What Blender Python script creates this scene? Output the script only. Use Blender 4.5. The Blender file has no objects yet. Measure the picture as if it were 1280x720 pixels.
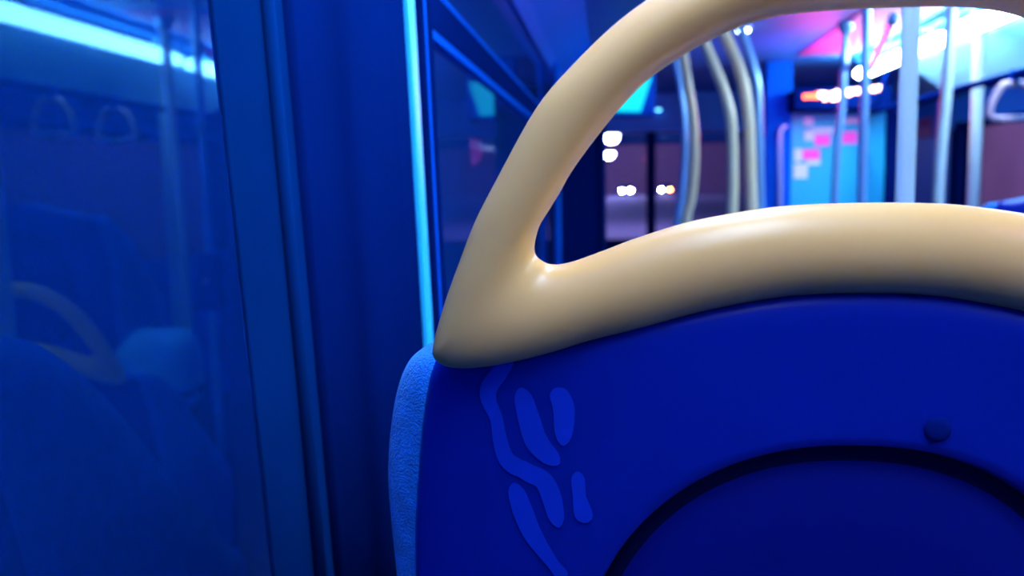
import bpy, bmesh, math, random
from mathutils import Vector, Matrix
random.seed(4)
SC = bpy.context.scene
COL = SC.collection
PI = math.pi

# ------------------------------------------------------------------ camera
F = 1100.0                      # focal length in pixels of the 1280x720 frame
VX, VY = 762.0, 228.0           # where the bus's long axis vanishes
ROLL = 0.005
ZC = 1.46                       # camera height above the low front floor
fwd = Vector(((VX-640)/F, (360-VY)/F, -1.0)).normalized()
up = Vector((-ROLL, 1.0, 0.0)); up = (up - fwd*up.dot(fwd)).normalized()
rgt = fwd.cross(up).normalized()
CAMR = Matrix((rgt, fwd, up))   # rows = world axes in camera space -> camera-to-world
cam_d = bpy.data.cameras.new('camera'); cam = bpy.data.objects.new('camera', cam_d); COL.objects.link(cam)
cam_d.sensor_width = 36.0; cam_d.lens = F/1280*36
cam.matrix_world = Matrix.Translation((0, 0, ZC)) @ CAMR.to_4x4()
cam_d.clip_start = 0.02
cam_d.dof.use_dof = True; cam_d.dof.focus_distance = 0.50; cam_d.dof.aperture_fstop = 6.5
SC.camera = cam
EYE = Vector((0, 0, ZC))

def ray(px, py):
    d = CAMR @ Vector(((px-640)/F, (360-py)/F, -1.0))
    return d
def atY(px, py, y):
    d = ray(px, py); return EYE + d*(y/d.y)
def atZ(px, py, z):
    d = ray(px, py); return EYE + d*((z-ZC)/d.z)
def on_plane(px, py, p0, n):
    d = ray(px, py); return EYE + d*((p0-EYE).dot(n)/d.dot(n))

# ------------------------------------------------------------------ materials
def mat(name, col, rough=0.5, metal=0.0, spec=0.5, bump=0.0, bscale=60, var=0.0, vscale=6, sheen=0.0, coat=0.0):
    m = bpy.data.materials.new(name); m.use_nodes = True
    nt = m.node_tree; b = nt.nodes['Principled BSDF']
    b.inputs['Base Color'].default_value = (*col, 1)
    b.inputs['Roughness'].default_value = rough; b.inputs['Metallic'].default_value = metal
    b.inputs['Specular IOR Level'].default_value = spec
    b.inputs['Coat Weight'].default_value = coat
    if sheen:
        b.inputs['Sheen Weight'].default_value = sheen; b.inputs['Sheen Roughness'].default_value = .4
        b.inputs['Sheen Tint'].default_value = (.2, .6, 1, 1)
    tc = nt.nodes.new('ShaderNodeTexCoord')
    if var:
        n = nt.nodes.new('ShaderNodeTexNoise'); n.inputs['Scale'].default_value = vscale; n.inputs['Detail'].default_value = 4
        nt.links.new(tc.outputs['Object'], n.inputs['Vector'])
        r = nt.nodes.new('ShaderNodeMixRGB'); r.blend_type = 'MIX'
        r.inputs[1].default_value = (*[c*(1-var) for c in col], 1); r.inputs[2].default_value = (*[min(1, c*(1+var)) for c in col], 1)
        nt.links.new(n.outputs['Fac'], r.inputs[0]); nt.links.new(r.outputs[0], b.inputs['Base Color'])
    if bump:
        n = nt.nodes.new('ShaderNodeTexNoise'); n.inputs['Scale'].default_value = bscale; n.inputs['Detail'].default_value = 3
        nt.links.new(tc.outputs['Object'], n.inputs['Vector'])
        bp = nt.nodes.new('ShaderNodeBump'); bp.inputs['Strength'].default_value = bump; bp.inputs['Distance'].default_value = .004
        nt.links.new(n.outputs['Fac'], bp.inputs['Height']); nt.links.new(bp.outputs[0], b.inputs['Normal'])
    return m
def emis(name, col, s):
    m = bpy.data.materials.new(name); m.use_nodes = True
    b = m.node_tree.nodes['Principled BSDF']
    b.inputs['Base Color'].default_value = (.02, .02, .02, 1)
    b.inputs['Emission Color'].default_value = (*col, 1); b.inputs['Emission Strength'].default_value = s
    return m
def glass(name, tint, refl, film, fcol, rough=.02, gcol=(.9, .97, 1), single=False):
    m = bpy.data.materials.new(name); m.use_nodes = True
    nt = m.node_tree; nt.nodes.remove(nt.nodes['Principled BSDF'])
    out = nt.nodes['Material Output']
    tr = nt.nodes.new('ShaderNodeBsdfTransparent'); tr.inputs[0].default_value = (*tint, 1)
    df = nt.nodes.new('ShaderNodeBsdfDiffuse'); df.inputs[0].default_value = (*fcol, 1)
    gl = nt.nodes.new('ShaderNodeBsdfGlossy'); gl.inputs['Roughness'].default_value = rough
    gl.inputs['Color'].default_value = (*gcol, 1)
    m1 = nt.nodes.new('ShaderNodeMixShader'); m1.inputs[0].default_value = film
    nt.links.new(tr.outputs[0], m1.inputs[1]); nt.links.new(df.outputs[0], m1.inputs[2])
    fr = nt.nodes.new('ShaderNodeFresnel'); fr.inputs['IOR'].default_value = refl
    m2 = nt.nodes.new('ShaderNodeMixShader')
    if single:                                   # reflect at the front face only
        ge = nt.nodes.new('ShaderNodeNewGeometry'); inv = nt.nodes.new('ShaderNodeMath'); inv.operation = 'SUBTRACT'; inv.inputs[0].default_value = 1
        mu = nt.nodes.new('ShaderNodeMath'); mu.operation = 'MULTIPLY'
        nt.links.new(ge.outputs['Backfacing'], inv.inputs[1]); nt.links.new(inv.outputs[0], mu.inputs[0]); nt.links.new(fr.outputs[0], mu.inputs[1])
        nt.links.new(mu.outputs[0], m2.inputs[0])
    else:
        nt.links.new(fr.outputs[0], m2.inputs[0])
    nt.links.new(m1.outputs[0], m2.inputs[1]); nt.links.new(gl.outputs[0], m2.inputs[2])
    nt.links.new(m2.outputs[0], out.inputs[0])
    return m

M = {}
M['handle'] = mat('cream_handle', (.88, .485, .14), .36, spec=.6)
M['rail'] = mat('cream_rail_paint', (.78, .66, .40), .35, spec=.5)
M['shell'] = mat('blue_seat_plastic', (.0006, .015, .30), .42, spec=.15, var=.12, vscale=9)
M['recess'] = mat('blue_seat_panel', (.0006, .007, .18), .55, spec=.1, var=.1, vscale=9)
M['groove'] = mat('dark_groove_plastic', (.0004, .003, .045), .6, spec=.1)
M['fabric'] = mat('blue_moquette', (.006, .18, .85), .95, spec=.1, bump=.7, bscale=650, var=.6, vscale=90, sheen=.6)
M['scuff'] = mat('scuffed_lacquer', (.003, .040, .55), .5, spec=.25, var=.15, vscale=60)
M['screw'] = mat('dark_screw', (.001, .010, .13), .9, spec=0)
M['pillar'] = mat('navy_pillar_plastic', (.0003, .008, .075), .6, spec=0, var=.08, vscale=8)
M['rubber'] = mat('navy_window_rubber', (.0004, .02, .11), .55, spec=0)
M['frit'] = mat('dark_glass_border', (.0003, .017, .10), .6, spec=0, var=.3, vscale=5)
M['wall'] = mat('blue_wall_panel', (.001, .07, .55), .5, spec=.03, var=.06, vscale=5)
M['ceil'] = mat('blue_white_ceiling', (.028, .25, .74), .55, spec=.2)
M['rwall'] = mat('mid_blue_side_panel', (.015, .20, .85), .45, spec=.2)
M['mauve'] = mat('ceiling_red_glow', (.42, .07, .42), .5, spec=.2)  # red glow on the ceiling, put into the base colour
M['cove'] = mat('pale_cove_panel', (.20, .64, .88), .4, spec=.4)
M['cyan'] = mat('cyan_painted_trim', (.02, .55, .95), .35, spec=.5)
M['alu'] = mat('blue_anodised_edge', (.10, .48, .95), .25, metal=.7)
M['bead'] = mat('mid_blue_bead', (.002, .09, .60), .5, spec=.0)
M['dark'] = mat('dark_navy_panel', (.0006, .010, .10), .5, spec=0)
M['floor'] = mat('dark_speckled_vinyl', (.01, .02, .07), .6, var=.4, vscale=90)
M['cab'] = mat('cyan_cab_panel', (.004, .50, .74), .5, spec=.3)
M['post'] = mat('royal_blue_post', (.002, .11, .62), .5, spec=0)
M['pink'] = mat('pink_notice_paper', (.75, .10, .62), .7)
M['white'] = mat('white_notice_paper', (.45, .80, .95), .7)
M['red'] = mat('dull_red_plate', (.55, .08, .30), .6)
M['paler'] = mat('pale_blue_grey_rail', (.36, .48, .52), .35, spec=.5)
M['grip'] = mat('dull_mauve_cream_grip', (.26, .20, .30), .5)
M['steel'] = mat('steel_blue_rail', (.20, .45, .80), .25, metal=.4)
M['bag'] = mat('pale_blue_cloth', (.15, .55, .95), .8, bump=.3, bscale=70, var=.15, vscale=14)
M['strap'] = mat('navy_strap', (.002, .01, .08), .8)
M['glassL'] = glass('tinted_side_glass', (.30, .42, .60), 1.42, .16, (.002, .08, .60), .03, (.19, .60, 1))
M['glassL2'] = glass('tinted_forward_glass', (.30, .40, .55), 1.4, .30, (.01, .10, .60), .02, (.40, .46, .72))
M['glassF'] = glass('windscreen_glass', (.55, .60, .85), 1.35, .12, (.04, .07, .55), .02, single=True)
M['glassR'] = glass('offside_glass', (.6, .6, .75), 1.3, .06, (.05, .08, .40), .03, single=True)
M['tube'] = emis('light_strip_diffuser', (.66, .88, 1.0), 21)
M['tubeL'] = emis('nearside_strip_diffuser', (.60, .78, 1.0), 19)
M['led'] = emis('amber_led_segments', (1.0, .13, .02), 3.4)
M['ledw'] = emis('white_hot_led_segments', (1.0, .55, .38), 7)
M['cyanlamp'] = emis('cyan_lamp_lens', (.0, .75, .95), .62)
M['spot'] = emis('small_white_spot', (.55, .9, 1.0), 14)
M['spotc'] = emis('small_cyan_spot', (.15, .75, 1.0), 2.2)
M['pinkglow'] = emis('magenta_glow', (1.0, .06, .30), 60)  # magenta glow for an added light; no part wears it
M['road'] = mat('night_asphalt', (.16, .13, .17), .8, var=.3, vscale=3)
M['brick'] = mat('mauve_brick', (.30, .16, .20), .85, var=.35, vscale=1.2)
M['carpaint'] = mat('dark_car_paint', (.04, .05, .09), .3, spec=.5)
M['tyre'] = mat('tyre_rubber', (.01, .01, .012), .8)
M['carglass'] = mat('car_window', (.01, .015, .03), .1)
M['head'] = emis('headlamp_lens', (.95, 1.0, 1.0), 900)
M['tail'] = emis('amber_indicator_lens', (1.0, .13, .02), 420)
M['lamph'] = emis('street_lamp_lens', (1.0, .95, .85), 60)

# ------------------------------------------------------------------ mesh helpers
def obj(name, bm, m, parent=None, smooth=True, world=True):
    """link bm (world coordinates) as one mesh; under a parent it keeps its world place"""
    bmesh.ops.recalc_face_normals(bm, faces=bm.faces)
    me = bpy.data.meshes.new(name)
    if parent is not None:
        bm.transform(Matrix.Translation(-Vector(parent.location)))
    bm.to_mesh(me); bm.free()
    for p in me.polygons: p.use_smooth = smooth
    for mm in (m if isinstance(m, (list, tuple)) else [m]): me.materials.append(M[mm])
    o = bpy.data.objects.new(name, me); COL.objects.link(o)
    if parent is not None: o.parent = parent
    return o
def tag(o, label=None, cat=None, group=None, kind=None):
    if label: o['label'] = label
    if cat: o['category'] = cat
    if group: o['group'] = group
    if kind: o['kind'] = kind
    return o
def thing(name, loc, label, cat, group=None):
    o = bpy.data.objects.new(name, None); COL.objects.link(o); o.location = loc
    o.empty_display_size = .05
    return tag(o, label, cat, group)
def box(bm, a, b, bev=0.0, seg=2):
    r = bmesh.ops.create_cube(bm, size=1.0)
    c = (Vector(a)+Vector(b))/2; s = Vector(b)-Vector(a)
    vs = r['verts']
    for v in vs: v.co = Vector((v.co.x*abs(s.x), v.co.y*abs(s.y), v.co.z*abs(s.z))) + c
    if bev:
        es = list({e for v in vs for e in v.link_edges})
        bmesh.ops.bevel(bm, geom=es, offset=bev, segments=seg, affect='EDGES', profile=.5)
    return bm
def boxobj(name, a, b, m, parent=None, bev=0.0, seg=2):
    return obj(name, box(bmesh.new(), a, b, bev, seg), m, parent, smooth=False)
def spline(pts, n, closed=False):
    P = [Vector(p) for p in pts]; k = len(P); out = []
    segs = k if closed else k-1
    for i in range(segs):
        if closed: p0, p1, p2, p3 = P[(i-1) % k], P[i], P[(i+1) % k], P[(i+2) % k]
        else: p0, p1, p2, p3 = P[max(i-1, 0)], P[i], P[i+1], P[min(i+2, k-1)]
        for j in range(n):
            t = j/n
            out.append(.5*((2*p1)+(p2-p0)*t+(2*p0-5*p1+4*p2-p3)*t*t+(3*p1-p0-3*p2+p3)*t**3))
    if not closed: out.append(P[-1])
    return out
def tube(bm, pts, rad, ns=14, cap=True, flat=None):
    P = [Vector(p) for p in pts]; rings = []
    R = rad if isinstance(rad, (list, tuple)) else [rad]*len(P)
    nrm = None
    for i, p in enumerate(P):
        t = (P[min(i+1, len(P)-1)]-P[max(i-1, 0)]).normalized()
        if nrm is None:
            nrm = t.cross(Vector((0, 1, 0)) if abs(t.y) < .9 else Vector((1, 0, 0))).normalized()
        nrm = (nrm - t*nrm.dot(t)).normalized(); bi = t.cross(nrm)
        rings.append([bm.verts.new(p + (nrm*math.cos(a)+bi*math.sin(a))*R[i]) for a in [2*PI*k/ns for k in range(ns)]])
    for a, b in zip(rings, rings[1:]):
        for k in range(ns): bm.faces.new((a[k], a[(k+1) % ns], b[(k+1) % ns], b[k]))
    if cap:
        bm.faces.new(rings[0]); bm.faces.new(rings[-1])
    return bm
def prism(bm, poly, z0, z1):
    """extrude an XY outline between two heights"""
    a = [bm.verts.new((x, y, z0)) for x, y in poly]; b = [bm.verts.new((x, y, z1)) for x, y in poly]
    n = len(poly)
    for i in range(n): bm.faces.new((a[i], a[(i+1) % n], b[(i+1) % n], b[i]))
    bm.faces.new(a); bm.faces.new(b)
    return bm
def prismY(bm, poly, y0, y1):
    """extrude an XZ outline along the bus"""
    a = [bm.verts.new((x, y0, z)) for x, z in poly]; b = [bm.verts.new((x, y1, z)) for x, z in poly]
    n = len(poly)
    for i in range(n): bm.faces.new((a[i], a[(i+1) % n], b[(i+1) % n], b[i]))
    bm.faces.new(a); bm.faces.new(b)
    return bm
def lathe(bm, prof, c, axis='z', ns=24):
    rings = []
    for r, h in prof:
        ring = []
        for k in range(ns):
            a = 2*PI*k/ns; u, v = r*math.cos(a), r*math.sin(a)
            ring.append(bm.verts.new(Vector(c)+(Vector((u, v, h)) if axis == 'z' else Vector((u, h, v)) if axis == 'y' else Vector((h, u, v)))))
        rings.append(ring)
    for a, b in zip(rings, rings[1:]):
        for k in range(ns): bm.faces.new((a[k], a[(k+1) % ns], b[(k+1) % ns], b[k]))
    bm.faces.new(rings[0]); bm.faces.new(rings[-1])
    return bm
def rings_mesh(bm, rings, capA=True, capB=True):
    V = [[bm.verts.new(p) for p in r] for r in rings]; n = len(V[0])
    for a, b in zip(V, V[1:]):
        for k in range(n): bm.faces.new((a[k], a[(k+1) % n], b[(k+1) % n], b[k]))
    if capA: bm.faces.new(V[0])
    if capB: bm.faces.new(V[-1])
    return V

# ------------------------------------------------------------------ the setting (bus body)
WL, WR = -.25, 2.20            # side walls
YB, YF = -1.6, 7.0             # rear bulkhead, front
zc = lambda z: ZC+z
CEIL = zc(.66)
FLOOR_UP = .34
struct = lambda o: tag(o, kind='structure')

struct(boxobj('floor', (WL-.05, 1.05, -.06), (WR+.05, YF+.1, 0), 'floor'))
struct(boxobj('floor_raised', (WL-.05, YB, -.06), (WR+.05, 1.05, FLOOR_UP), 'floor'))
struct(boxobj('ceiling', (WL-.05, YB, CEIL), (WR+.05, YF+.1, CEIL+.05), 'ceil'))
struct(boxobj('wall_back', (WL-.05, YB-.06, -.06), (WR+.05, YB, CEIL+.05), 'wall'))
struct(boxobj('trim_24', (1.00, 3.15, CEIL-.006), (1.27, 4.95, CEIL), 'mauve'))  # added panel, its mauve stands in for red glow on the ceiling
# left wall: dado, header with slope
SILL, HEAD = zc(-.62), zc(.47)
struct(boxobj('wall_left', (WL-.06, YB, -.06), (WL, 4.1, SILL), 'wall'))
struct(obj('trim_1', prismY(bmesh.new(), [(WL-.06, HEAD), (WL+.005, HEAD), (WL+.03, HEAD+.04), (WL+.16, CEIL), (WL-.06, CEIL)], YB, YF), 'wall', smooth=False))
# right wall
struct(boxobj('wall_right', (WR, YB, -.06), (WR+.06, YF, zc(-.42)), 'wall'))
struct(obj('trim_2', prismY(bmesh.new(), [(WR+.06, zc(.55)), (WR-.01, zc(.55)), (WR-.20, CEIL), (WR+.06, CEIL)], YB, YF), 'cove', smooth=False))
struct(obj('trim_25', prismY(bmesh.new(), [(1.57, CEIL), (1.57, zc(.585)), (1.78, zc(.435)), (1.82, zc(.45)), (1.82, CEIL)], YB, 4.96), 'cove', smooth=False))
struct(boxobj('trim_3', (WR-.03, YB, zc(.51)), (WR+.05, 6.82, zc(.555)), 'dark'))
struct(boxobj('trim_4', (WR-.005, YB, zc(.335)), (WR+.06, YF, zc(.51)), 'rwall'))
struct(boxobj('trim_5', (WR-.02, YB, zc(.295)), (WR+.05, 5.95, zc(.335)), 'dark'))
struct(boxobj('wall_right_front', (WR, 6.0, zc(-.42)), (WR+.06, YF, zc(.335)), 'rwall'))
struct(boxobj('trim_6', (WR-.02, 5.876, zc(-.42)), (WR+.05, 6.0, zc(.295)), 'dark'))
struct(boxobj('trim_7', (WR-.02, 2.60, zc(-.42)), (WR+.05, 2.72, zc(.295)), 'dark'))
struct(boxobj('trim_8', (WR-.02, .4, zc(-.42)), (WR+.05, .54, zc(.295)), 'dark'))
for i, (y0, y1) in enumerate([(2.72, 5.876), (.54, 2.60), (YB, .4)]):
    struct(boxobj('window_%d' % (4+i), (WR+.02, y0, zc(-.42)), (WR+.028, y1, zc(.295)), 'glassR'))

# window beside the camera with its dark printed border
Y1 = .572
struct(boxobj('window_1', (WL-.012, YB, SILL), (WL-.004, .70, HEAD), 'glassL'))
struct(obj('trim_9', box(bmesh.new(), (WL-.013, Y1, SILL), (WL-.002, .73, HEAD), .001, 1), 'frit', smooth=False))
# slim lip where the border meets the pillar
struct(obj('trim_10', tube(bmesh.new(), [(WL+.001, .655, SILL), (WL+.001, .662, HEAD)], .006, 10), 'rubber'))
# pillar between the two windows, soft rounded cover
prof = [(WL-.05, .70), (WL+.0, .70), (WL+.006, .715), (WL+.010, .74), (WL+.016, .756), (WL+.030, .768), (WL+.036, .79), (WL+.037, .83), (WL+.040, .86),
        (WL+.044, .875), (WL+.044, .905), (WL+.036, .925), (WL-.05, .93)]
struct(obj('trim_11', prism(bmesh.new(), [(v.x, v.y) for v in spline([(x, y, 0) for x, y in prof], 4)], SILL-.1, HEAD+.06), 'pillar'))
# bright strip moulding on the pillar's forward edge
RAKE = .13
def rake(o):
    for v in o.data.vertices: v.co.y -= RAKE*(v.co.z-ZC)
    return o
for n_ in ('trim_9', 'trim_10', 'trim_11'): rake(bpy.data.objects[n_])
def vert_strip(name, pxl, pxr, y, dep, m, bev=.003):
    a = atY(pxl, 228, y); b = atY(pxr, 228, y)
    return struct(rake(obj(name, box(bmesh.new(), (a.x, y, SILL-.05), (b.x, y+dep, HEAD+.05), bev, 2), m, smooth=False)))
vert_strip('trim_12', 491.5, 495, .955, .02, 'alu', .001)
vert_strip('trim_13', 496, 506, .965, .03, 'pillar', .001)
vert_strip('trim_14', 506, 524.5, .950, .03, 'cyan', .003)
vert_strip('trim_15', 525, 539, .990, .06, 'pillar', .003)
vert_strip('trim_16', 540.5, 543, 1.00, .006, 'bead', .001)

# forward left window: lower pane, transom, hopper pane
Y2a, Y2b = 1.05, 4.05
TZ0, TZ1 = zc(.218), zc(.272)
struct(boxobj('window_2', (WL-.012, Y2a, SILL), (WL-.004, Y2b, TZ0), 'glassL2'))
struct(boxobj('window_3', (WL-.012, Y2a, TZ1), (WL-.004, Y2b, HEAD), 'glassL2'))
struct(obj('trim_17', box(bmesh.new(), (WL-.02, Y2a, TZ0), (WL+.006, Y2b, TZ1), .004, 2), 'dark', smooth=False))
struct(obj('trim_18', box(bmesh.new(), (WL-.01, Y2a, TZ0-.014), (WL+.006, Y2b, TZ0), .003, 2), 'bead', smooth=False))
struct(obj('trim_19', box(bmesh.new(), (WL-.01, Y2a, TZ1), (WL+.004, Y2b, TZ1+.010), .003, 2), 'bead', smooth=False))
# post ahead of that window, and the wall on to the front
struct(boxobj('trim_20', (WL-.05, 4.05, -.0), (WL+.002, 4.16, CEIL-.05), 'pillar', bev=.004))
struct(boxobj('wall_left_front', (WL-.06, 4.16, -.06), (WL, YF, HEAD), 'pillar'))
# front end: header, windscreen, dash wall
struct(boxobj('wall_front', (WL-.05, YF, -.06), (WR+.05, YF+.06, zc(-.45)), 'dark'))
struct(obj('trim_21', prismY(bmesh.new(), [(WL, zc(.38)), (WR, zc(.38)), (WR, CEIL), (WL, CEIL)], YF-.16, YF+.06), 'rwall', smooth=False))
struct(boxobj('window_7', (WL, YF+.02, zc(-.45)), (WR, YF+.03, zc(.40)), 'glassF'))
p = atY(814, 228, YF-.02).x
struct(boxobj('trim_22', (p-.035, YF-.05, zc(-.45)), (p+.035, YF+.04, zc(.40)), 'dark', bev=.01))
pz = atY(757, 228, YF-.02).x
struct(boxobj('trim_23', (WL, YF-.08, zc(-.45)), (pz, YF+.04, zc(.40)), 'dark', bev=.01))

# ------------------------------------------------------------------ seat in front of the camera
Y0, K = .44, .14
n_s = Vector((0, 1, K)).normalized()              # seat-back plane y = Y0 - K (z - ZC)
P0 = Vector((0, Y0, ZC))
def sp(px, py, off=0.0):                          # pixel -> point on the seat-back plane, pushed forward by off
    return on_plane(px, py, P0 + n_s*off, n_s)
XC = sp(1078, 400).x
U = Vector((1, 0, 0)); Wd = n_s.cross(U); Wd = -Wd if Wd.z < 0 else Wd
O2 = Vector((XC, 0, ZC)); O2.y = Y0
def to2(p): d = p-O2; return Vector((d.dot(U), d.dot(Wd)))
def to3(q, off=0.0): return O2 + U*q[0] + Wd*q[1] + n_s*off
def px2(px, py, off=0.0): return to2(sp(px, py, off))
def mirror_pts(pts):                              # left-half points from bottom centre to top centre -> closed loop
    return pts + [Vector((-q.x, q.y)) for q in reversed(pts)]

seat = thing('bus_seat', (XC, Y0+.12, FLOOR_UP), 'large blue bus seat back with cream arched grab handle, close in front', 'seat', None)

# --- grab handle: inner (hole) and outer contours walked together, left half
pairs = [((1078, 258), (1078, 372)), ((1020, 260), (1028, 373)), ((960, 265), (970, 378)), ((870, 281), (880, 395)), ((800, 302), (800, 416)),
         ((755, 319), (735, 432)), ((725, 330), (690, 446)), ((708, 335), (650, 456)), ((694, 337), (606, 464)), ((684, 336), (570, 466)), ((676, 332), (548, 461)),
         ((669, 326), (537, 449)), ((666, 316), (539, 430)), ((668, 302), (546, 404)), ((673, 286), (556, 372)), ((684, 268), (571, 331)), ((697, 247), (590, 282)),
         ((718, 211), (618, 227)), ((762, 153), (668, 137)), ((806, 105), (716, 80)), ((852, 72), (775, 24)), ((895, 48), (838, -20)), ((939, 29), (900, -50)), ((1000, 16), (980, -72)), ((1078, 10), (1078, -80))]
I = [px2(*a) for a, b in pairs]; Oo = [px2(*b) for a, b in pairs]
I[0].x = Oo[0].x = I[-1].x = Oo[-1].x = 0
def lap(pts):
    full = pts + [Vector((-q.x, q.y)) for q in reversed(pts[1:-1])]
    return spline([Vector((q.x, q.y, 0)) for q in full], 5, True)
Il, Ol = lap(I), lap(Oo)
bm = bmesh.new(); NS = 28; rings = []
for a, b in zip(Il, Ol):
    c = (a+b)/2; h = (b-a)/2; L = h.length
    dep = .0185
    ring = []
    for k in range(NS):
        t = 2*PI*k/NS; ct, st = math.cos(t), math.sin(t)
        e = 1.0 if L < .026 else max(.62, 1-(L-.026)*10)
        cc = math.copysign(abs(ct)**1.0, ct); ss = math.copysign(abs(st)**e, st)
        q = c+h*cc
        ring.append(to3((q.x, q.y), .010 + dep*ss))
    rings.append(ring)
V = [[bm.verts.new(p) for p in r] for r in rings]
for i in range(len(V)):
    a, b = V[i], V[(i+1) % len(V)]
    for k in range(NS): bm.faces.new((a[k], a[(k+1) % NS], b[(k+1) % NS], b[k]))
handle = obj('grab_handle', bm, 'handle', seat); handle['label'] = 'cream D-shaped grab handle'

# --- plastic back shell with a rounded recessed panel
left = [(1078, 1500), (800, 1490), (640, 1440), (580, 1330), (545, 1150), (520, 980), (505, 850), (500, 720), (504, 640), (511, 560), (519, 510), (528, 475),
        (541, 458), (575, 461), (615, 455), (673, 442), (720, 430), (800, 407), (880, 387), (960, 372), (1020, 366), (1078, 364)]
lp = [px2(*q) for q in left]; lp[0].x = lp[-1].x = 0
outl = spline([Vector((q.x, q.y, 0)) for q in lp], 6)
full = outl + [Vector((-q.x, q.y, 0)) for q in reversed(outl[1:-1])]
rc = px2(1046, 930); ra, rb = px2(1046+355, 930).x-rc.x, px2(1046, 558).y-rc.y
HW = max(abs(q.x) for q in full)
def resamp(c, N=128):
    """radial resample of the outline about c"""
    out = []
    for k in range(N):
        a = 2*PI*k/N; d = Vector((math.cos(a), math.sin(a)))
        best = None
        for i in range(len(full)):
            p, q = full[i], full[(i+1) % len(full)]
            e = Vector((q.x-p.x, q.y-p.y)); w = Vector((p.x-c.x, p.y-c.y))
            den = d.x*e.y-d.y*e.x
            if abs(den) < 1e-12: continue
            t = (w.x*e.y-w.y*e.x)/den; s = (w.x*d.y-w.y*d.x)/den
            if t > 0 and -1e-6 <= s <= 1+1e-6 and (best is None or t > best): best = t
        out.append(Vector((c.x+d.x*best, c.y+d.y*best)))
    return out
Cc = Vector((rc.x, rc.y))
OUT = resamp(Cc)
NR = len(OUT)
def sup(s, k):
    a = 2*PI*k/NR; ct, st = math.cos(a), math.sin(a); ex = 2.25
    r = (abs(ct/ra)**ex+abs(st/rb)**ex)**(-1/ex)
    return Vector((Cc.x+ct*r*s, Cc.y+st*r*s))
def wrap(q): return .030*(abs(q.x)/HW)**3.2            # the shell's flanks curve forward
def ringL(t):                                       # t=0 outline, t=1 recess border
    return [OUT[k].lerp(sup(1.0, k), t) for k in range(NR)]
def inset(d):
    out = []
    for k in range(NR):
        v = Cc-OUT[k]; out.append(OUT[k]+v.normalized()*d)
    return out
rr = []
for q2, off in [(inset(.004), .030), (inset(0), .020), (inset(.0006), .010), (inset(.003), .004), (inset(.007), .001)]:
    rr.append([to3(q, off+wrap(q)) for q in q2])
base7 = inset(.007)
for t in (.08, .2, .35, .5, .65, .8, .92, .985):
    r1 = [base7[k].lerp(sup(1.0, k), t) for k in range(NR)]
    rr.append([to3(q, wrap(q)) for q in r1])
bm = bmesh.new()
rr.append([to3(sup(1.0, k), wrap(sup(1, k))+.0015) for k in range(NR)])
rr.append([to3(sup(.985, k), wrap(sup(1, k))+.009) for k in range(NR)])
rings_mesh(bm, rr, True, False)
shell = obj('back_shell', bm, 'shell', seat)
# recessed panel
bm = bmesh.new(); rr = []
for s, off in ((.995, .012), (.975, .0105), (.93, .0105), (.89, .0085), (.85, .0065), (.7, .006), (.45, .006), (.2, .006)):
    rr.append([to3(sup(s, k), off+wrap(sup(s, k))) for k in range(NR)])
Vv = rings_mesh(bm, rr, False, True)
for f in bm.faces:
    c = f.calc_center_median(); 
    # the outermost bands are the dark groove moulding
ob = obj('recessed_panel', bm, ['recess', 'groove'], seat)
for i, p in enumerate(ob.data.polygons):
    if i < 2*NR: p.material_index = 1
# screw cap in its dimple
c = px2(1172, 536)
bm = bmesh.new(); b3 = to3(c, wrap(c)-.0012)
lathe(bm, [(.0005, -.0012), (.0035, -.0011), (.0055, -.0006), (.0066, .0004), (.0070, .004)], b3, 'y', 20)
obj('screw_cap', bm, 'screw', seat)
# pale scuffed scrawl on the shell
def ribbon(bm, pts, wid):
    S = spline([Vector((*px2(*q), 0)) for q in pts], 6); n = len(S)
    prev = None
    for i, p in enumerate(S):
        t = (S[min(i+1, n-1)]-S[max(i-1, 0)]).normalized(); nn = Vector((-t.y, t.x, 0))
        f = i/(n-1)*(len(wid)-1); j = min(int(f), len(wid)-2); w = wid[j]+(wid[j+1]-wid[j])*(f-j)
        end = min(1.0, math.sqrt(min(i, n-1-i)/2.6+.04)); w = 1.3*w*end*Y0/F/2
        row = []
        for u in (-1, -.5, 0, .5, 1):
            q = p+nn*w*u; row.append(bm.verts.new(to3((q.x, q.y), wrap(q)-.0009)))
        if prev:
            for a in range(4): bm.faces.new((prev[a], prev[a+1], row[a+1], row[a]))
        prev = row
bm = bmesh.new()
for pts, wid in [([(636, 452), (622, 474), (608, 494), (607, 511), (617, 533), (622, 560), (631, 585), (653, 598)], [14, 18, 18, 14, 18, 24]),
                 ([(640, 590), (660, 600), (678, 608), (689, 630), (697, 666)], [20, 22, 22, 22, 16]),
                 ([(649, 492), (659, 529), (671, 562), (698, 586)], [18, 24, 26, 18]), ([(693, 490), (704, 515), (703, 562)], [20, 23, 18]),
                 ([(640, 614), (652, 650), (666, 680), (690, 712), (706, 730)], [18, 24, 22, 14, 18]), ([(722, 594), (724, 625), (732, 658)], [16, 14, 26])]:
    ribbon(bm, pts, wid)
sc = obj('scuff_marks', bm, 'scuff', seat); sc['label'] = 'pale scrawled scuff marks'

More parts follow.
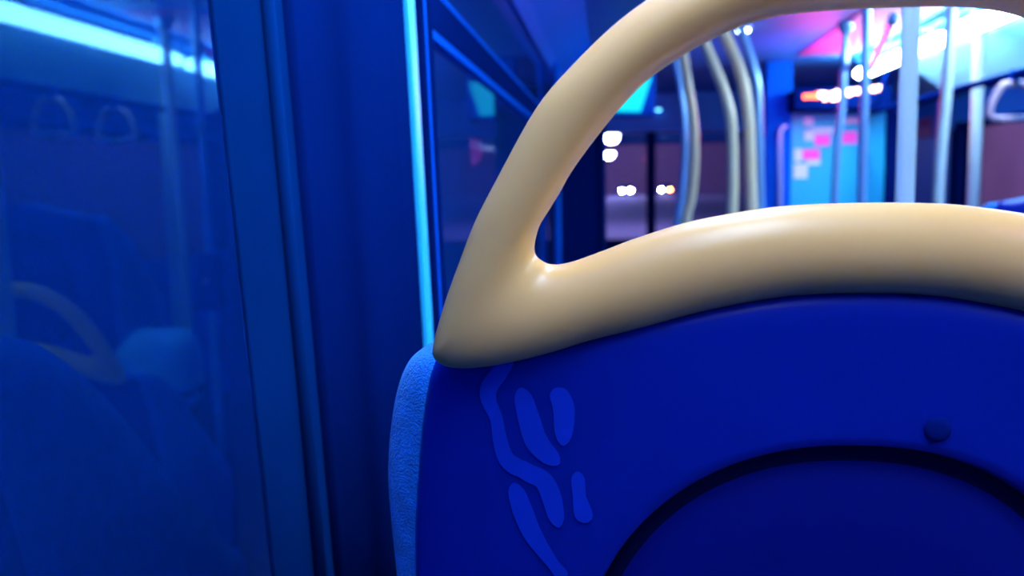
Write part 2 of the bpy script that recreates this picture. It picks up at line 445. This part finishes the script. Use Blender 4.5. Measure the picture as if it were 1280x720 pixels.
# --- upholstered backrest pad: shows as a fuzzy rim beyond the shell
cl = [(1078, 1440), (800, 1430), (650, 1390), (575, 1280), (535, 1130), (512, 960), (497, 820), (490, 720), (484, 660), (479, 590), (485, 525), (496, 480), (512, 452), (536, 439),
      (575, 432), (640, 420), (720, 402), (820, 378), (900, 360), (980, 345), (1078, 340)]
def padoutline(off):
    q = [px2(*a, off) for a in cl]; q[0].x = q[-1].x = 0
    s = spline([Vector((v.x, v.y, 0)) for v in q], 5)
    return s + [Vector((-v.x, v.y, 0)) for v in reversed(s[1:-1])]
PO = padoutline(.055); cen = Vector((0, sum(v.y for v in PO)/len(PO), 0))
rr = []
for ins, off in ((.05, .030), (.024, .030), (.010, .034), (.003, .042), (0, .055), (.003, .070), (.012, .083), (.030, .092), (.07, .095), (.14, .090), (.20, .088)):
    ring = []
    for v in PO:
        d = (cen-v); L = d.length; q = v + d.normalized()*min(ins, L*.9)
        ring.append(to3((q.x, q.y), off+ .012*(abs(q.x)/HW)**2 + min(.2625, .75*max(0, -.10-q.y))*min(1, max(0, (off-.055)/.03))))
    rr.append(ring)
bm = bmesh.new(); rings_mesh(bm, rr)
obj('backrest_pad', bm, 'fabric', seat)
# seat cushion, frame and pedestal
zb = FLOOR_UP
yb = Y0+.12+.02
bm = bmesh.new(); rr = []
for ins, z in ((.05, zb+.36), (.015, zb+.365), (0, zb+.39), (0, zb+.42), (.012, zb+.445), (.05, zb+.455), (.12, zb+.45)):
    ring = []
    for k in range(64):
        a = 2*PI*k/64; ct, st = math.cos(a), math.sin(a); ex = 5
        r = (abs(ct)**ex+abs(st)**ex)**(-1/ex)
        ring.append(Vector((XC+ct*r*(.215-ins), yb+.26+st*r*(.215-ins), z)))
    rr.append(ring)
rings_mesh(bm, rr)
obj('seat_cushion', bm, 'fabric', seat)
obj('seat_frame', box(bmesh.new(), (XC-.19, yb+.06, zb+.31), (XC+.19, yb+.45, zb+.362), .012, 3), 'dark', seat, smooth=False)
bm = bmesh.new(); tube(bm, [(XC, yb+.24, zb+.005), (XC, yb+.24, zb+.315)], .035, 18)
obj('pedestal', bm, 'dark', seat)
obj('foot_plate', box(bmesh.new(), (XC-.14, yb+.12, zb), (XC+.14, yb+.36, zb+.012), .004, 2), 'dark', seat, smooth=False)

# --- further seats: copies of the same model
def copy_tree(o, loc, skip=()):
    r = o.copy(); COL.objects.link(r); r.location = loc
    for ch in list(o.children):
        if ch.name.split('.')[0] in skip: continue
        c = ch.copy(); c.parent = r; COL.objects.link(c)
    return r
s2 = copy_tree(seat, (.66, 1.70, .06), ('scuff_marks',))
tag(s2, 'bus seat with pale arched handle, seen only as a dim reflection in the left window', 'seat')
struct(boxobj('floor_plinth', (.40, 1.05, 0), (.95, 2.2, .06), 'floor', bev=.005))
s3 = copy_tree(seat, (1.265, 2.58, .36), ('grab_handle', 'scuff_marks', 'screw_cap'))
tag(s3, 'far blue seat back without handle, beyond the right end of the cream handle', 'seat')
struct(boxobj('floor_wheel_arch', (1.03, 2.45, 0), (WR, 3.1, .36), 'wall', bev=.01))

# pale bag on a luggage locker (reflected in the window)
lk = thing('luggage_locker', (.86, 2.52, 0), 'dark blue luggage locker under the pale bag, dimly mirrored in the left window', 'locker')
obj('cabinet_body', box(bmesh.new(), (.72, 2.32, 0), (1.0, 2.70, zc(-.65)), .01, 2), 'dark', lk, smooth=False)
obj('locker_door', box(bmesh.new(), (.74, 2.308, .06), (.98, 2.32, zc(-.69)), .003, 1), 'pillar', lk, smooth=False)
bg = thing('cloth_bag', (.86, 2.50, zc(-.65)), 'pale blue cloth bag with a dark strap, reflected in the left window', 'bag')
bm = bmesh.new(); rr = []
for s, z in ((.80, 0), (.95, .012), (1.0, .05), (1.0, .10), (.97, .15), (.88, .19), (.70, .212), (.4, .222), (.1, .225)):
    ring = []
    for k in range(40):
        a = 2*PI*k/40; ct, st = math.cos(a), math.sin(a); ex = 3
        r = (abs(ct)**ex+abs(st)**ex)**(-1/ex)
        ring.append(Vector((.86+ct*r*.125*s, 2.50+st*r*.10*s, zc(-.65)+z + .012*math.sin(3*a)*(z/.2))))
    rr.append(ring)
rings_mesh(bm, rr); obj('bag_body', bm, 'bag', bg)
bm = bmesh.new(); rr = []
for s, z in ((1.0, .055), (1.03, .058), (1.03, .075), (1.0, .078)):
    ring = []
    for k in range(40):
        a = 2*PI*k/40; ct, st = math.cos(a), math.sin(a); r = (abs(ct)**3+abs(st)**3)**(-1/3)
        ring.append(Vector((.86+ct*r*.126*s, 2.50+st*r*.101*s, zc(-.65)+z+.02*ct)))
    rr.append(ring)
rings_mesh(bm, rr); obj('bag_strap', bm, 'strap', bg)

# ------------------------------------------------------------------ ceiling light strips
def strip(name, x, z, y0, y1, label, m, w=.042, tilt=0.0):
    t = thing(name, (x, (y0+y1)/2, z+.045), label, 'ceiling light', 'strip lights along the ceiling')
    tray = CEIL-z-.002
    bm = bmesh.new()
    prismY(bm, [(x-.022, z+.075), (x+.022, z+.075), (x+.028, z+tray), (x-.028, z+tray)], y0-.01, y1+.01)
    obj('gear_tray', bm, 'ceil', t, smooth=False)
    for yy in (y0+.18, y1-.18):
        obj('clip', box(bmesh.new(), (x-.010, yy-.012, z+.03), (x+.010, yy+.012, z+.08), .003, 1), 'cove', t, smooth=False)
    bm = bmesh.new(); rr = []
    ys = [y0, y0+.012, y0+.04, y0+.09, y1-.09, y1-.04, y1-.012, y1]; sc_ = [.3, .62, .88, 1, 1, .88, .62, .3]
    for y, q in zip(ys, sc_):
        rr.append([Vector((x+w*q*math.cos(a), y, z+.005+.030*q*math.sin(a))) for a in [2*PI*j/20 for j in range(20)]])
    rings_mesh(bm, rr)
    obj('diffuser', bm, m, t)
    return t
LX, LZ = 1.36, zc(.557)
strip('strip_light', LX, LZ, 3.83, 5.10, 'farthest glowing strip light on the right of the ceiling, above the amber display', 'tube')
strip('strip_light', LX, LZ, 1.9, 3.75, 'glowing ceiling strip nearer than the farthest one, mirrored at top left in the window', 'tube')
strip('strip_light', LX, LZ, -.6, 1.82, 'strip light on the right of the ceiling nearest the camera, mostly out of frame', 'tube')
strip('strip_light', .06, zc(.557), -.30, 1.2, 'strip light over the left window seats, out of frame overhead', 'tubeL')

# ------------------------------------------------------------------ poles and rails
def pole(name, pts, r, m, label, cat='pole', group='vertical grab poles', fit=True):
    a = Vector(pts[-1])
    t = thing(name, pts[-1], label, cat, group)
    obj('pole_tube', tube(bmesh.new(), spline(pts, 6), r, 16), m, t)
    if fit:
        bm = bmesh.new(); top = Vector(pts[0])
        lathe(bm, [(r*1.2, -.05), (r*2.0, -.012), (r*2.2, 0)], top, 'z', 18)
        obj('ceiling_flange', bm, 'steel', t)
    return t
def vpole(px, y, r, m, label, tilt=0.0, z0=0.0, bell=False):
    x = atY(px, 215, y).x
    p = pole('grab_pole', [(x+tilt, y, CEIL), (x+tilt*.7, y, zc(.30)), (x, y, zc(-.1)), (x, y, z0)], r, m, label)
    if bell:
        bm = box(bmesh.new(), (x-.032, y-.03, zc(-.36)), (x+.032, y+.03, zc(-.19)), .012, 3)
        obj('bell_box', bm, 'dark', p, smooth=False)
        bm = bmesh.new(); lathe(bm, [(.0105, -.002), (.0105, -.038), (.004, -.041)], (x, y, zc(-.27)), 'y', 16)
        obj('bell_button', bm, 'red', p)
    return p
vpole(1132, 1.20, .0116, 'paler', 'thickest pale grab pole right of centre, nearest the camera beyond the handle', tilt=0)
vpole(1078, 2.52, .0125, 'steel', 'thin bluish grab pole crossing the cyan cab panel, left of the thickest pole', bell=True)
vpole(1174, 3.3, .019, 'paler', 'grab pole immediately right of the thickest pole', tilt=.02)
vpole(1218, 3.88, .024, 'paler', 'rightmost grab pole, beside the hanging strap handle', tilt=0)
vpole(1044, 4.0, .0165, 'steel', 'slim bluish grab pole in front of the pink notices, dark at its top', tilt=.03)
# slanting rail under the ceiling
a, b = atY(1117, 22, 2.9), atY(1089, 86, 4.3)
pole('ceiling_rail', [(a.x, a.y, a.z), ((a.x+b.x)/2, (a.y+b.y)/2, (a.z+b.z)/2), (b.x, b.y, b.z)], .016, 'steel', 'slanting pale rail under the ceiling left of the thickest pole', 'rail', None, False)
# curved rails by the entrance
def crail(pix, y, r, m, label, ybot=None):
    pts = [atY(px, py, y) for px, py in pix]
    up_d = (pts[0]-pts[1]).normalized()
    if pts[0].z < CEIL-.01: pts.insert(0, pts[0]+up_d*((CEIL-pts[0].z)/max(up_d.z, .3)))
    last = pts[-1]
    d = (pts[-1]-pts[-2]).normalized()
    pts.append(Vector((last.x+d.x*.15, last.y, last.z-.35)))
    pts.append(Vector((last.x+d.x*.2, last.y, .0)))
    t = thing('curved_rail', pts[-1], label, 'grab rail', 'curved rails by the entrance')
    obj('rail_tube', tube(bmesh.new(), spline(pts, 6), r, 14), m, t)
    obj('floor_socket', lathe(bmesh.new(), [(r*2, 0), (r*1.9, .02), (r*1.2, .04)], pts[-1], 'z', 16), 'steel', t)
    return t
crail([(846, 30), (854, 72), (860, 110), (866, 150), (868, 195), (864, 245), (857, 282)], 3.2, .0175, 'rail', 'bowed cream rail by the entrance, leftmost bright one of the curved rails')
crail([(836, 40), (845, 80), (852, 120), (856, 157), (856, 195), (852, 245), (846, 286)], 3.4, .0140, 'steel', 'dimmer bowed rail directly behind and left of the leftmost bright one')
crail([(864, 18), (882, 57), (895, 88), (906, 118), (914, 155), (916, 220), (915, 272)], 2.95, .0175, 'rail', 'cream rail bent to the left at its top, second bright one from the left')
crail([(893, 16), (906, 44), (923, 83), (932, 121), (936, 155), (938, 210), (940, 268)], 3.05, .0195, 'rail', 'cream rail bent to the left at its top, rightmost of the curved rails')
crail([(922, 22), (931, 48), (941, 80), (947, 110), (949, 150), (950, 210), (951, 268)], 3.12, .0140, 'steel', 'grey-blue bent rail tight against the rightmost cream one')

# draught screen behind the entrance with its bright post
ds = thing('draught_screen', (-.12, 3.82, 0), 'dark blue draught screen with bright blue post left of the entrance view', 'screen')
xa = atY(697, 280, 3.8).x; xb = atY(752, 280, 3.8).x
obj('screen_panel', box(bmesh.new(), (xa, 3.81, .15), (xb, 3.83, zc(.42)), .006, 2), 'dark', ds, smooth=False)
obj('screen_post', tube(bmesh.new(), [(xa, 3.80, 0), (xa, 3.80, CEIL)], .0150, 14), 'post', ds)
obj('edge_post', tube(bmesh.new(), [(xb, 3.82, 0), (xb, 3.82, zc(.46))], .02, 14), 'pillar', ds)
# pale upright on the front pillar, seen above the handle
xq = atY(722, 50, 4.6).x
pole('grab_pole', [(xq, 4.6, CEIL), (xq, 4.6, zc(.3)), (xq, 4.6, 0)], .020, 'bead', 'dim blue grab pole left of the handle, beside the bright post of the dark screen')

# hanging strap handles on the right
def hanger(y, label, dx=0.0):
    x = 1.39+dx; z = zc(.207)
    t = thing('strap_handle', (x, y, zc(.33)), label, 'strap handle', 'hanging strap handles')
    w, h = .075, .105
    loop = [(-w, 0), (-w*.92, .045), (-w*.5, .10), (0, h), (w*.5, .10), (w*.92, .045), (w, 0), (w*.6, -.012), (0, -.014), (-w*.6, -.012)]
    L = spline([Vector((x+a, y, z+b)) for a, b in loop], 5, True)
    bm = bmesh.new(); ns = 12; V = []
    for i, p in enumerate(L):
        tg = (L[(i+1) % len(L)]-L[i-1]).normalized(); nn = tg.cross(Vector((0, 1, 0)))
        V.append([bm.verts.new(p+(nn*math.cos(q)+Vector((0, 1, 0))*math.sin(q))*.013) for q in [2*PI*k/ns for k in range(ns)]])
    for i in range(len(V)):
        a_, b_ = V[i], V[(i+1) % len(V)]
        for k in range(ns): bm.faces.new((a_[k], a_[(k+1) % ns], b_[(k+1) % ns], b_[k]))
    obj('grip_loop', bm, 'grip', t)
    obj('hanging_strap', box(bmesh.new(), (x-.015, y-.003, z+h), (x+.015, y+.003, zc(.36)), .001, 1), 'bead', t, smooth=False)
    return t
hanger(3.27, 'cream hanging strap handle at the right edge, right of the rightmost grab pole')
hanger(2.88, 'second strap handle nearer the camera, only faintly mirrored at far left in the window')
hr = thing('handrail', (1.39, 3.0, zc(.345)), 'dark horizontal rail on the right carrying the strap handles', 'rail')
obj('rail_tube', tube(bmesh.new(), [(1.39, .5, zc(.345)), (1.39, 2.5, zc(.345)), (1.39, 4.97, zc(.345))], .014, 14), 'dark', hr)
for yy in (1.0, 2.6, 4.9):
    obj('rail_bracket', tube(bmesh.new(), [(1.39, yy, zc(.345)), (1.39+.09, yy, CEIL)], .010, 10), 'dark', hr)

# ------------------------------------------------------------------ driver's cab bulkhead, display, lamps
YP = 5.2
cb = thing('cab_bulkhead', (1.3, YP, 0), 'bright cyan cab bulkhead with small pink and white notices', 'partition')
x0, x1 = atY(988, 200, YP).x, atY(1106, 200, YP).x
obj('bulkhead_panel', box(bmesh.new(), (x0, YP, 0), (x1, YP+.03, zc(.37)), .006, 2), 'cab', cb, smooth=False)
obj('edge_frame', box(bmesh.new(), (x1, YP-.02, 0), (x1+.075, YP+.05, zc(.37)), .006, 2), 'dark', cb, smooth=False)
xs0 = atY(955, 200, YP).x
obj('corner_post', box(bmesh.new(), (xs0, YP-.03, 0), (x0, YP+.08, CEIL), .012, 3), 'post', cb, smooth=False)
def sticker(px, py, w, h, m, tilt=0):
    c = atY(px, py, YP-.004); s = YP/F
    o = obj('notice', box(bmesh.new(), (c.x-w*s/2, YP-.003, c.z-h*s/2), (c.x+w*s/2, YP, c.z+h*s/2), .001, 1), m, cb, smooth=False)
    o['label'] = ('pink' if m == 'pink' else 'white')+' notice'
for st in [(1011, 152, 11, 9, 'white'), (1012, 169, 11, 12, 'white'), (1027, 163, 26, 6, 'white'), (1028, 175, 18, 13, 'pink'), (1061, 151, 26, 6, 'white'),
           (1060, 172, 21, 14, 'pink'), (1014, 193, 20, 12, 'pink'), (998, 194, 9, 15, 'white'), (1001, 214, 16, 17, 'white'), (1017, 203, 16, 6, 'white')]: sticker(*st)
a = atY(1156, 160, 6.54)
tag(obj('warning_plate', box(bmesh.new(), (WR-.008, 6.41, a.z-.07), (WR, 6.66, a.z+.07), .002, 1), 'red', smooth=False), 'small dull red plate on the blue wall, right of the thickest pole', 'sign')
# small hooked stanchion by the corner post
a = [atY(984, 158, 5.12), atY(978, 160, 5.12), atY(975, 170, 5.12), atY(975, 215, 5.12), atY(975, 262, 5.12)]
a.append(Vector((a[-1].x, a[-1].y, .0)))
t = thing('hooked_rail', a[-1], 'thin hooked rail by the blue post left of the cyan panel', 'grab rail')
obj('rail_tube', tube(bmesh.new(), spline(a, 5), .014, 12), 'steel', t)
obj('floor_socket', lathe(bmesh.new(), [(.03, 0), (.028, .02), (.016, .03)], a[-1], 'z', 14), 'steel', t)

# LED display over the cab
YD = 5.0
dp = thing('led_display', (1.3, YD, zc(.37)), 'glowing amber and white LED display in a dark housing above the cyan panel', 'display')
xa, xb = atY(991, 200, YD).x, atY(1112, 200, YD).x
obj('display_housing', box(bmesh.new(), (xa, YD, zc(.371)), (xb, YD+.222, zc(.485)), .01, 2), 'dark', dp, smooth=False)
def seg(px, y0, y1, wpx, m):
    A = atY(px, y1, YD-.004); B = atY(px+wpx, y0, YD-.004)
    o = obj('led_segment', box(bmesh.new(), (A.x, YD-.006, A.z), (B.x, YD, B.z), .002, 1), m, dp, smooth=False)
    o['label'] = 'amber lit segment' if m == 'led' else 'white lit segment'
for i, px in enumerate(range(1004, 1062, 5)):
    yy = 121-.10*(px-1004)
    seg(px, yy-random.uniform(2.5, 4.5), yy+random.uniform(2.5, 4.5)+(4 if 1024 < px < 1052 else 0), 4.4, 'led' if (i % 3 == 0 or px < 1015) else 'ledw')
for px in range(1062, 1104, 7):
    y0 = 113-.12*(px-1062)-2; seg(px, y0, y0+7, 5, 'ledw')

# small round lamps on the ceiling and front panel
def dome(name, c, r, m, label, grp=None, sx=1.0):
    t = thing(name, (c[0], c[1], c[2]), label, 'lamp', grp)
    bm = bmesh.new(); lathe(bm, [(r*1.35, .012), (r*1.35, .0), (r*1.05, -.004)], c, 'z', 20); obj('lamp_base', bm, 'steel', t)
    bm = bmesh.new(); lathe(bm, [(r, -.003), (r*.92, -r*.35), (r*.6, -r*.65), (r*.15, -r*.75)], c, 'z', 20); obj('lamp_lens', bm, m, t)
    return t
a = atZ(968, 90, CEIL-.012); dome('marker_lamp', (a.x, a.y, a.z), .028, 'spotc', 'small cyan round lamp left of the amber display')
a = atZ(929, 36, CEIL-.012); dome('marker_lamp', (a.x, a.y, a.z), .028, 'spot', 'small white lamp at the tops of the bent rails')
a = atY(823, 136, YF-.17); dome('marker_lamp', (a.x, a.y, a.z), .022, 'spotc', 'faint pale lamp on the blue panel above the windscreen')
# entrance lamp: cyan lens in a sloped housing
q = [atY(760, 138, 4.6), atY(801, 139, 4.6), atY(815, 96, 4.6), atY(774, 96, 4.6)]
t = thing('entrance_lamp', q[0], 'cyan glowing lamp over the entrance, touching the handle', 'lamp')
bm = bmesh.new()
fr = [bm.verts.new(v) for v in q]; bk = [bm.verts.new(v+Vector((0, .05, 0))) for v in q]
bm.faces.new(fr); bm.faces.new(bk)
for i in range(4): bm.faces.new((fr[i], fr[(i+1) % 4], bk[(i+1) % 4], bk[i]))
obj('lamp_lens', bm, 'cyanlamp', t, smooth=False)
c = (q[0]+q[2])/2
obj('lamp_back', box(bmesh.new(), (c.x-.13, 4.652, c.z-.11), (c.x+.13, 4.75, CEIL), .01, 2), 'wall', t, smooth=False)

# ------------------------------------------------------------------ the street outside
RZ = -.36
tag(obj('road', box(bmesh.new(), (-30, -10, RZ-.1), (30, 134, RZ)), 'road', smooth=False), kind='structure')
def building(a, b, label):
    t = thing('building', ((a[0]+b[0])/2, (a[1]+b[1])/2, RZ), label, 'building')
    obj('wall', box(bmesh.new(), (a[0], a[1], RZ), (b[0], b[1], 7)), 'brick', t, smooth=False)
    obj('roof_edge', box(bmesh.new(), (a[0]-.15, a[1]-.15, 7), (b[0]+.15, b[1]+.15, 7.3)), 'dark', t, smooth=False)
    return t
building((-30, 135, 0), (30, 140, 0), 'mauve building far ahead, seen through the windscreen')
building((7.5, -2, 0), (10, 36, 0), 'dim mauve building seen through the right-hand window')
def car(c, rot, label, lens, lm, lm2=None):
    t = thing('car', (c[0], c[1], RZ), label, 'car')
    x, y = c
    s = 1 if rot == 0 else -1
    side = [(-2.1, .35), (-2.1, .75), (-1.9, .88), (-1.1, .98), (-.5, 1.42), (.9, 1.45), (1.6, 1.0), (2.05, .92), (2.1, .4), (1.7, .25), (-1.7, .25)]
    bm = bmesh.new(); rr = []
    for w, k in ((-.86, .92), (-.80, 1), (.80, 1), (.86, .92)):
        rr.append([Vector((x+w*(1 if zz < 1 else .82), y+s*yy*k, RZ+.25+(zz-.25)*(.98 if k < 1 else 1))) for yy, zz in side])
    rings_mesh(bm, rr); obj('car_body', bm, 'carpaint', t, smooth=False)
    for sx in (-1, 1):
        for yy in (-1.3, 1.3):
            bm = bmesh.new(); lathe(bm, [(.30, -.10), (.33, -.07), (.33, .07), (.30, .10)], (x+sx*.78, y+yy, RZ+.33), 'x', 22); obj('wheel', bm, 'tyre', t)
        bm = bmesh.new(); lathe(bm, [(.02, -.07), (.12, -.05), (.14, 0.02), (.14, .05)], (x+sx*.58, y-2.08, RZ+.70), 'y', 18); obj(lens, bm, (lm2 or lm) if sx > 0 else lm, t)
    obj('rear_window' if lens == 'tail_light' else 'windscreen', box(bmesh.new(), (x-.6, y-1.05, RZ+1.02), (x+.6, y-.75, RZ+1.36), .02, 1), 'carglass', t, smooth=False)
    return t
a = atY(783, 231, 118); car((a.x, 120), 0, 'oncoming car with white headlamps seen through the windscreen', 'headlight', 'head')
a = atY(832, 222, 122); car((a.x, 124), 0, 'car with one white and one flashing amber light, right of the windscreen divider', 'headlight', 'head', 'tail')
def streetlamp(px, py, y, label):
    p = atY(px, py, y)
    t = thing('street_lamp', (p.x-.9, y, RZ), label, 'street lamp', 'street lamps ahead of the bus')
    obj('lamp_post', tube(bmesh.new(), spline([(p.x-.9, y, RZ), (p.x-.9, y, p.z-.3), (p.x-.75, y, p.z+.05), (p.x, y, p.z+.1)], 5), .06, 10), 'dark', t)
    obj('lamp_head', lathe(bmesh.new(), [(.20, .10), (.24, .04), (.20, .0)], p, 'z', 16), 'dark', t)
    obj('lamp_glass', lathe(bmesh.new(), [(.20, .0), (.18, -.12), (.08, -.2)], p, 'z', 16), 'lamph', t)
streetlamp(764, 169, 24, 'upper of two bright street lamps by the handle, through the windscreen')
streetlamp(761, 191, 33, 'lower of two bright street lamps by the handle, through the windscreen')
def lamp_light(name, loc, col, e, r=.3):
    l = bpy.data.lights.new(name, 'POINT'); l.color = col; l.energy = e; l.shadow_soft_size = r
    o = bpy.data.objects.new(name, l); COL.objects.link(o); o.location = loc
lamp_light('street_glow', (2, 34, 8), (.80, .64, 1.0), 4500)
lamp_light('far_street_glow', (-3, 105, 10), (.80, .64, 1.0), 18000)
lamp_light('side_street_glow', (4.4, 13, 5.5), (.80, .58, 1.0), 1900)
# unseen magenta point lights, added to tint the handle and the front ceiling
lamp_light('handle_tint_fill', (.56, .18, zc(.36)), (1.0, .10, .45), .75, .05)
lamp_light('ceiling_pink_fill', (1.02, 4.45, CEIL-.30), (1.0, .04, .38), 9.0, .16)

w = bpy.data.worlds.new('night'); SC.world = w; w.use_nodes = True
w.node_tree.nodes['Background'].inputs[0].default_value = (.006, .02, .09, 1)
w.node_tree.nodes['Background'].inputs[1].default_value = 1.0
vs = SC.view_settings
vs.view_transform = 'Standard'; vs.look = 'None'; vs.gamma = 1; vs.use_curve_mapping = False
vs.exposure = 1.1
